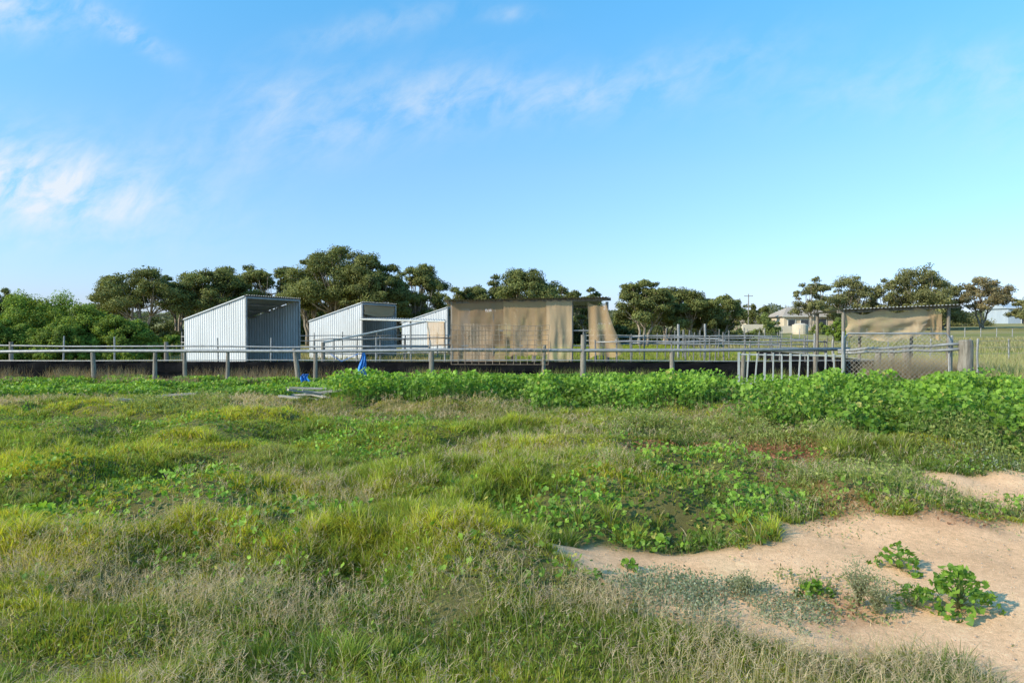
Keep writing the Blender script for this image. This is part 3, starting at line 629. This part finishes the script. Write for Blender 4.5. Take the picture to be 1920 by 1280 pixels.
# ---- fences -----------------------------------------------------------------
def fence(name,p0,p1,rails,posts,label,group=None,postmat=None,railmat=None,rr=.03,pr=.04,ph=1.15,cat='fence'):
    t=thing(name,((p0[0]+p1[0])/2,(p0[1]+p1[1])/2,0),label,cat,group);p0=Vector((*p0,0));p1=Vector((*p1,0))
    for z0,z1 in rails:
        pts=[p0.lerp(p1,q/8)+Vector((0,0,z0+(z1-z0)*q/8+.02*math.sin(q*2.3+z0*9))) for q in range(9)];Geo().tube(pts,rr,8).part('rail',railmat or M_steel,t,True)
    for q in posts:
        if isinstance(q,tuple): q,h,r,ln=q
        else: h,r,ln=ph*R.uniform(.93,1.1),pr,R.normal(0,.03)
        b=p0.lerp(p1,q);w=r>.055
        pts=[(b.x,b.y+.03,-.1),(b.x+ln*.5,b.y+.03,h*.5),(b.x+ln,b.y+.03,h)]
        Geo().tube(pts,[r*1.08,r,r*.9],10 if w else 7).part('post',M_wood if w else (postmat or M_steel),t)
    return t
xa,xb=-21.,9.9
def fq(u):
    k=(u-960)/F;x=k*20.7
    for _ in range(5): x=k*(21.3-(x-xa)/(xb-xa)*1.3)
    return (x-xa)/(xb-xa)
fence('rail_fence',(xa,21.3),(xb,20.),[(.96,1.07)],[(fq(-60),1.0,.07,0),(fq(175),1.03,.07,-.05),(fq(288),.99,.062,.03),(fq(345),.97,.06,0),(fq(425),.95,.056,.02),(fq(560),1.08,.075,-.14),(fq(590),1.0,.06,.02),(fq(808),1.06,.075,.02),(fq(1018),1.2,.056,.05),(fq(1093),1.50,.085,.02),(fq(1262),1.1,.07,-.03),(fq(1393),1.05,.065,.04),(fq(1530),1.1,.06,0)],'long pipe-rail fence on weathered timber posts',rr=.05)
fence('rail_fence',(-24,25.),(-3,24.5),[(1.06,1.02)],[k/11. for k in range(12) if k%3]+[(k/11.,1.2,.075,0) for k in range(0,12,3)],'second pipe fence with slim steel posts',ph=1.32,pr=.03)
PG='galvanised yard panels'
def yard(p0,p1,zs=(1.25,.95,.65),n=6,h=1.3): fence('yard_fence',p0,p1,[(z,z+R.normal(0,.04)) for z in zs],[(k+R.uniform(-.2,.2))/n for k in range(1,n)]+[0,1],'galvanised pipe yard fence','%s'%PG,ph=h,rr=.022,pr=.03,postmat=M_steel2,railmat=M_steel)
yard((-8,27.5),(-2.6,29));yard((3.2,26),(11.6,25.2),(1.18,.85),6);yard((3.5,31),(13,30),(1.3,1.0),7);yard((4,38),(14,36),(1.3,1.),7,1.6)
yard((-16,33),(-2.8,38),(1.3,1.),9,1.4);yard((11.6,25.2),(13,36),(1.2,.85),5);yard((4,26),(4.6,38),(1.25,.9),4);yard((8,25.7),(8.8,37),(1.25,),4,1.5);yard((6,34),(13,33),(1.3,.95),6,1.5)
def wire_panel(name,p0,p1,z0,z1,nx_,nz_,label,frame=M_steel,wire=M_wire,fr=.022,wr=.007,bend=0,cat='gate',diag=False):
    t=thing(name,(p0[0],p0[1],0),label,cat);p0=Vector((*p0,0));p1=Vector((*p1,0));up_=Vector((0,0,1));Lh=(p1-p0).length
    P=lambda s,z:p0.lerp(p1,s)+up_*(z0+(z1-z0)*z)
    if fr: Geo().tube([P(0,0),P(0,.9),P(.03,1),P(.97,1),P(1,.9),P(1,0),P(0,0)],fr,7).part('frame',frame,t,True)
    G=Geo()
    if diag:
        st_=.12;H=z1-z0;n=int((Lh+H)/st_)
        for i in range(n):
            for sg in(0,1):
                s0=i*st_-H;a0,a1=s0,s0+H;za,zb=0,H
                if a0<0: za=-a0;a0=0
                if a1>Lh: zb-=a1-Lh;a1=Lh
                if a0>=a1: continue
                q0,q1=a0/Lh,a1/Lh
                if sg:q0,q1=1-q0,1-q1
                G.tube([P(q0,za/H),P(q1,zb/H)],wr,3,False)
    else:
        for i in range(nx_+1):
            s=i/nx_;G.tube([P(s,0),P(s,.5)+Vector((0,bend*.3,0)),P(s,1)+Vector((bend*.5*math.sin(s*5),bend,-.04*abs(math.sin(s*6))))],wr,4,False)
        for j in range(nz_+1):
            z=j/nz_;G.tube([P(s/10,z)+Vector((bend*.5*math.sin(s*.5)*z*z,bend*z*z,-.04*abs(math.sin(s*.6))*z*z)) for s in range(11)],wr,4,False)
    G.part('wire_mesh',wire,t);return t
wire_panel('mesh_panel',(X(846,20.3),20.3),(X(1028,20.2),20.2),.62,1.80,14,8,'rusty weld-mesh panel tied upright to the fence',wire=M_wire2,fr=0,wr=.0075,bend=-.06,cat='mesh panel')
wire_panel('wire_gate',(X(1584,19.2),19.2),(X(1780,18.7),18.7),.14,1.55,0,0,'pipe-framed gate filled with chain-link wire',fr=.028,wr=.0048,diag=True)
sg_=thing('barred_gate',(X(1480,18.9),18.9,0),'low pale steel gate with upright bars','gate')
p0,p1=Vector((X(1385,18.9),18.9,0)),Vector((X(1580,18.6),18.6,0))
for z in(.97,.16): Geo().tube([p0+Vector((0,0,z)),p1+Vector((0,0,z-.03))],.02,7).part('rail',M_white,sg_)
for k in range(13):
    if k in(9,): continue
    b=p0.lerp(p1,k/12);Geo().box((b.x,b.y-.03,.53+R.normal(0,.015)),(.035 if k%3 else .06,.02,.96),0,Matrix.Rotation(R.normal(0,.03),3,'Y')).part('bar',M_white,sg_)
def post(u,d,h,r,label,m=M_wood,name='fence_post',lean=0,grp=None):
    x=X(u,d);G=Geo();N_=14;z_=[-.1,.2,.45,.7,.9,.985,1.0];pts=[(x+lean*max(q,0)+.012*math.sin(q*9+u),d,h*q) for q in z_];G.tube(pts,[r*(1.04+.04*math.sin(q*13+u)) for q in z_[:-2]]+[r*.97,r*.85],N_)
    return G.top(name,m,(x,d,0),label,'post',**({'group':grp} if grp else {}))
post(1811,18.5,1.38,.17,'thick weathered round timber strainer post')
post(1833,18.4,1.42,.028,'slim steel post beside the timber strainer',M_steel)
post(1700,20.2,1.2,.10,'grey round timber post behind the gate')
post(1581,19.1,1.6,.04,'steel post hanging the wire gate',M_steel);post(1784,18.8,1.5,.035,'steel post latching the wire gate',M_steel)
post(1645,21.3,1.1,.09,'grey round timber post behind the gate',lean=.05);post(1672,21.8,1.05,.08,'grey round timber post behind the gate')
post(1527,23.5,1.5,.035,'slim steel post in the yards',M_steel);post(1322,33,1.9,.05,'slim steel post in the yards',M_steel)
post(1272,36,1.9,.06,'slim steel post in the yards',M_steel);post(1562,24,1.3,.04,'slim steel post in the yards',M_steel)
fence('corner_rail',(9.5,19.9),(X(1805,18.5),18.5),[(1.05,1.27),(.98,1.12)],[],'sloping pipe rails meeting the strainer post',rr=.04,cat='rail')
fence('paddock_fence',(12.8,30),(60,40),[(1.1,1.1),(.8,.8),(.5,.5)],[k/22 for k in range(23)],'distant wire paddock fence on thin posts',rr=.008,pr=.035,ph=1.2)
fence('paddock_fence',(8,75),(62,82),[(1.1,1.1),(.7,.7)],[k/26 for k in range(27)],'distant wire paddock fence on thin posts',rr=.01,pr=.05,ph=1.6)
# ---- blue tarps -------------------------------------------------------------
def tarp(u,d,z0,z1,wt,wb,label,sd_):
    x=X(u,d);G=Geo();n,m=12,16
    for j in range(m+1):
        t=j/m;w=wt+(wb-wt)*t**.8
        for i in range(n+1):
            s=i/n-.5;G.v.append((x+s*w+.03*math.sin(t*6+sd_),d-.07+.045*math.sin(s*16+t*3+sd_)*(.4+t)+.02*math.sin(s*31+t*11),z1+(z0-z1)*t+.05*math.sin(s*9+sd_)*t))
    for j in range(m):
        for i in range(n):
            k=j*(n+1)+i;G.f.append((k,k+1,k+n+2,k+n+1))
    G.top('blue_tarpaulin',M_blue,(x,d,z0),label,'tarpaulin',True)
tarp(681,20.1,.12,.98,.08,.36,'torn blue tarpaulin strip hanging from the rail',1)
tarp(572,20.0,.14,.36,.18,.28,'crumpled blue tarpaulin scrap at a post',2)
G=Geo()
G.tube([(X(620,20.5),20.5,.92),(X(640,20.5),20.5,.7),(X(672,20.5),20.5,.93)],.01,5);G.top('blue_rope',M_blue,(X(640,20.5),20.5,.7),'sagging blue rope tied along the rail','rope')
# ---- timber piles -----------------------------------------------------------
def plank(u,v,L,rz,dz,tilt,label):
    x,y=g(u,v);z=hz1(x,y)+dz;G=Geo();G.box((x,y,z),(L,.09,.04),rz,Matrix.Rotation(tilt,3,'Y'));G.top('timber_plank',M_woodp,(x,y,z),label,'plank',group='discarded timber planks in the grass')
for i,q_ in enumerate([(575,762,1.2,.25,.12,.12),(590,757,1.1,-.15,.19,-.05),(605,760,.9,.5,.24,.15),(560,768,1.0,-.35,.14,.05),(610,768,.8,.1,.17,-.1),(585,752,1.2,.05,.27,.03),(570,772,.7,.7,.16,.2),(625,756,.6,-.5,.22,-.2),(598,764,1.,-.7,.22,.08)]):
    plank(*q_,'weathered grey plank in a heap on the grass')
for q_ in [(330,757,.9,.1,.20,-.06),(290,775,1.0,-.2,.10,.05),(265,777,.8,.3,.12,.1)]: plank(*q_,'weathered grey plank lying in weeds')
# ---- distant buildings ------------------------------------------------------
def gable(name,u0,u1,d,dep,ze,zr,wm,rm,label,wins=(),hip=0,cat='house'):
    x0,x1=X(u0,d),X(u1,d);zb=hz1((x0+x1)/2,d)-.2
    t=thing(name,((x0+x1)/2,d,zb),label,cat);G=Geo();Y0,Y1=d,d+dep
    G.box(((x0+x1)/2,(Y0+Y1)/2,(zb+ze)/2),(x1-x0,dep,ze-zb)).part('wall',wm,t)
    G=Geo();o=.45;ym=(Y0+Y1)/2;v=[(x0-o,Y0-o,ze-.12),(x1+o,Y0-o,ze-.12),(x1+o,Y1+o,ze-.12),(x0-o,Y1+o,ze-.12),(x0-o+hip,ym,zr),(x1+o-hip,ym,zr)]
    G.add(v,[(0,1,5,4),(2,3,4,5),(3,0,4),(1,2,5),(3,2,1,0)]).part('roof',rm,t)
    Geo().box(((x0+x1)/2,Y0-o-.03,ze-.1),(x1-x0+2*o,.06,.16)).part('gutter',M_trim,t)
    for (q,w,zb_,zt_) in wins:
        cx=x0+(x1-x0)*q;Geo().box((cx,Y0-.03,(zb_+zt_)/2),(w,.08,zt_-zb_)).part('window',M_glass,t)
        G=Geo()
        for sx in(-1,1):G.box((cx+sx*(w/2+.04),Y0-.04,(zb_+zt_)/2),(.08,.12,zt_-zb_+.16))
        G.box((cx,Y0-.045,zb_-.05),(w,.12,.08)).part('window_frame',M_trim,t)
    return t
gable('house',1470,1562,118,8,Z(592,118),Z(575,118),M_cream,M_tile,'cream single-storey house with pale hipped roof',[(.15,1.2,2.,3.1),(.42,1.4,2.,3.1),(.75,1.8,1.2,3.2)],hip=2.5)
gable('garage',1410,1465,130,6,Z(602,130),Z(594,130),M_cream,M_tile,'low cream outbuilding with pale roof',[(.5,1.5,1.8,2.6)],cat='outbuilding')
gable('farm_shed',1890,1940,160,8,Z(577,160),Z(567,160),M_sheetw,M_sheetw,'large pale blue-grey steel farm shed',[(.7,2.5,2.6,5.5)],cat='shed')
gable('house',1165,1200,130,6,Z(592,130),Z(578,130),M_trim,M_trim,'white house glimpsed between gum trees',[(.5,1.2,2.2,3.3)],hip=2)
w_=thing('garden_wall',(X(1440,105),105,0),'low cream garden wall panels before the house','wall')
for i,(u0,u1,v) in enumerate([(1392,1440,608),(1441,1492,611),(1493,1512,606)]):
    x0,x1=X(u0,105),X(u1,105);Geo().box(((x0+x1)/2,105+i*.3,(Z(v,105)+.5)/2),(x1-x0,.2,Z(v,105)-.5)).part('wall_panel',M_cream,w_)
x=X(1500,100);G=Geo();G.tube([(x,100,.6),(x,100,2.2),(x,100,2.4)],[1.1,1.1,.3],20);G.top('water_tank',M_cream,(x,100,.6),'round cream rainwater tank near the house','water tank')
pp=thing('power_pole',(X(1403,110),110,1),'timber power pole with single crossarm','power pole');x=X(1403,110)
Geo().tube([(x,110,.5),(x,110,Z(551,110))],[.11,.07],8).part('pole',M_wood,pp);Geo().box((x,110,Z(555,110)),(1.4,.1,.1)).part('crossarm',M_wood,pp)
for s in(-.6,0,.6):Geo().tube([(x+s,110,Z(555,110)+.05),(x+s,110,Z(555,110)+.22)],.04,6).part('insulator',M_trim,pp)
# ---- sun, sky ---------------------------------------------------------------
el=math.radians(30);s=Vector((-.90,-.43,0)).normalized()*math.cos(el);s.z=math.sin(el)
L=bpy.data.lights.new('sun','SUN');L.energy=5;L.angle=math.radians(.8);L.color=(1,.87,.66);lo=bpy.data.objects.new('sun',L);COL.objects.link(lo)
lo.rotation_euler=(-s).to_track_quat('-Z','Y').to_euler();lo.location=(-30,-10,20)
w=bpy.data.worlds.new('World');sc.world=w;w.use_nodes=True;nt=w.node_tree;N=nt.nodes;Lk=nt.links;bg=N['Background'];bg.inputs[1].default_value=.15
sk=N.new('ShaderNodeTexSky');sk.sky_type='NISHITA';sk.sun_disc=False;sk.sun_elevation=el;sk.sun_rotation=math.atan2(s.x,s.y);sk.air_density=1.;sk.dust_density=.6;sk.ozone_density=2.
tc=N.new('ShaderNodeTexCoord');sp=N.new('ShaderNodeSeparateXYZ');Lk.new(tc.outputs['Generated'],sp.inputs[0])
rp=N.new('ShaderNodeValToRGB');rp.color_ramp.elements[0].position=0;rp.color_ramp.elements[0].color=(.42,.47,.76,1)
rp.color_ramp.elements[1].position=.45;rp.color_ramp.elements[1].color=(.40,.90,1.,1);e_=rp.color_ramp.elements.new(.22);e_.color=(.50,.68,.76,1)
Lk.new(sp.outputs[2],rp.inputs[0])
vm=N.new('ShaderNodeVectorMath');vm.operation='MULTIPLY';Lk.new(sk.outputs[0],vm.inputs[0]);Lk.new(rp.outputs[0],vm.inputs[1])
v2=N.new('ShaderNodeVectorMath');v2.operation='SCALE';v2.inputs['Scale'].default_value=2.02;Lk.new(vm.outputs[0],v2.inputs[0])
def mth(op,a,b=None,c=None,clamp=False):
    n=N.new('ShaderNodeMath');n.operation=op;n.use_clamp=clamp
    for i,q in enumerate((a,b,c)):
        if q is None: continue
        if isinstance(q,(int,float)): n.inputs[i].default_value=q
        else: Lk.new(q,n.inputs[i])
    return n.outputs[0]
ym=mth('MAXIMUM',sp.outputs[1],.05);a=mth('DIVIDE',sp.outputs[0],ym);b=mth('DIVIDE',sp.outputs[2],ym)
tot=None
for (ca,cb,ra,rb,wt,sl) in [(-.76,.215,.24,.065,1.9,-.12),(-.74,.46,.12,.04,.9,0),(-.56,.43,.06,.018,.9,-.5),(-.32,.33,.14,.05,.42,.1),(-.3,.27,.2,.04,.3,.1),(-.10,.34,.11,.045,.55,.2),(.06,.335,.11,.03,.48,.1),(.24,.37,.17,.04,.36,.25),(.60,.36,.3,.045,.25,.1),(-.19,.44,.12,.022,.4,.2),(0,.455,.04,.012,.4,0),(.75,.33,.14,.08,.22,0)]:
    da=mth('SUBTRACT',a,ca);db=mth('SUBTRACT',mth('SUBTRACT',b,cb),mth('MULTIPLY',da,sl))
    q=mth('ADD',mth('POWER',mth('ABSOLUTE',mth('DIVIDE',da,ra)),2.),mth('POWER',mth('ABSOLUTE',mth('DIVIDE',db,rb)),2.))
    e=mth('MULTIPLY',mth('EXPONENT',mth('MULTIPLY',q,-1.)),wt);tot=e if tot is None else mth('ADD',tot,e)
cv=N.new('ShaderNodeCombineXYZ');Lk.new(mth('ADD',mth('MULTIPLY',a,2.0),mth('MULTIPLY',b,-1.2)),cv.inputs[0]);Lk.new(mth('ADD',mth('MULTIPLY',b,2.2),mth('MULTIPLY',a,-.1)),cv.inputs[1])
nz=N.new('ShaderNodeTexNoise');nz.inputs['Scale'].default_value=8;nz.inputs['Detail'].default_value=10;nz.inputs['Roughness'].default_value=.6;nz.inputs['Distortion'].default_value=.3;Lk.new(cv.outputs[0],nz.inputs['Vector'])
den=mth('MULTIPLY',mth('MULTIPLY',mth('SUBTRACT',nz.outputs[0],.37),2.8,clamp=True),tot,clamp=True)
den=mth('MULTIPLY',den,.85)
mx=N.new('ShaderNodeMixRGB');Lk.new(den,mx.inputs[0]);Lk.new(v2.outputs[0],mx.inputs[1]);mx.inputs[2].default_value=(5.8,6.1,6.4,1)
Lk.new(mx.outputs[0],bg.inputs[0])
# ---- camera -----------------------------------------------------------------
cam=bpy.data.cameras.new('camera');cam.lens=24;cam.sensor_width=36;cam.clip_end=6000;co=bpy.data.objects.new('camera',cam);COL.objects.link(co)
co.location=(0,0,CAMH);co.rotation_euler=(math.radians(90)-math.atan(25/F),0,0);sc.camera=co
sc.view_settings.view_transform='Standard';sc.view_settings.look='None';sc.view_settings.exposure=0
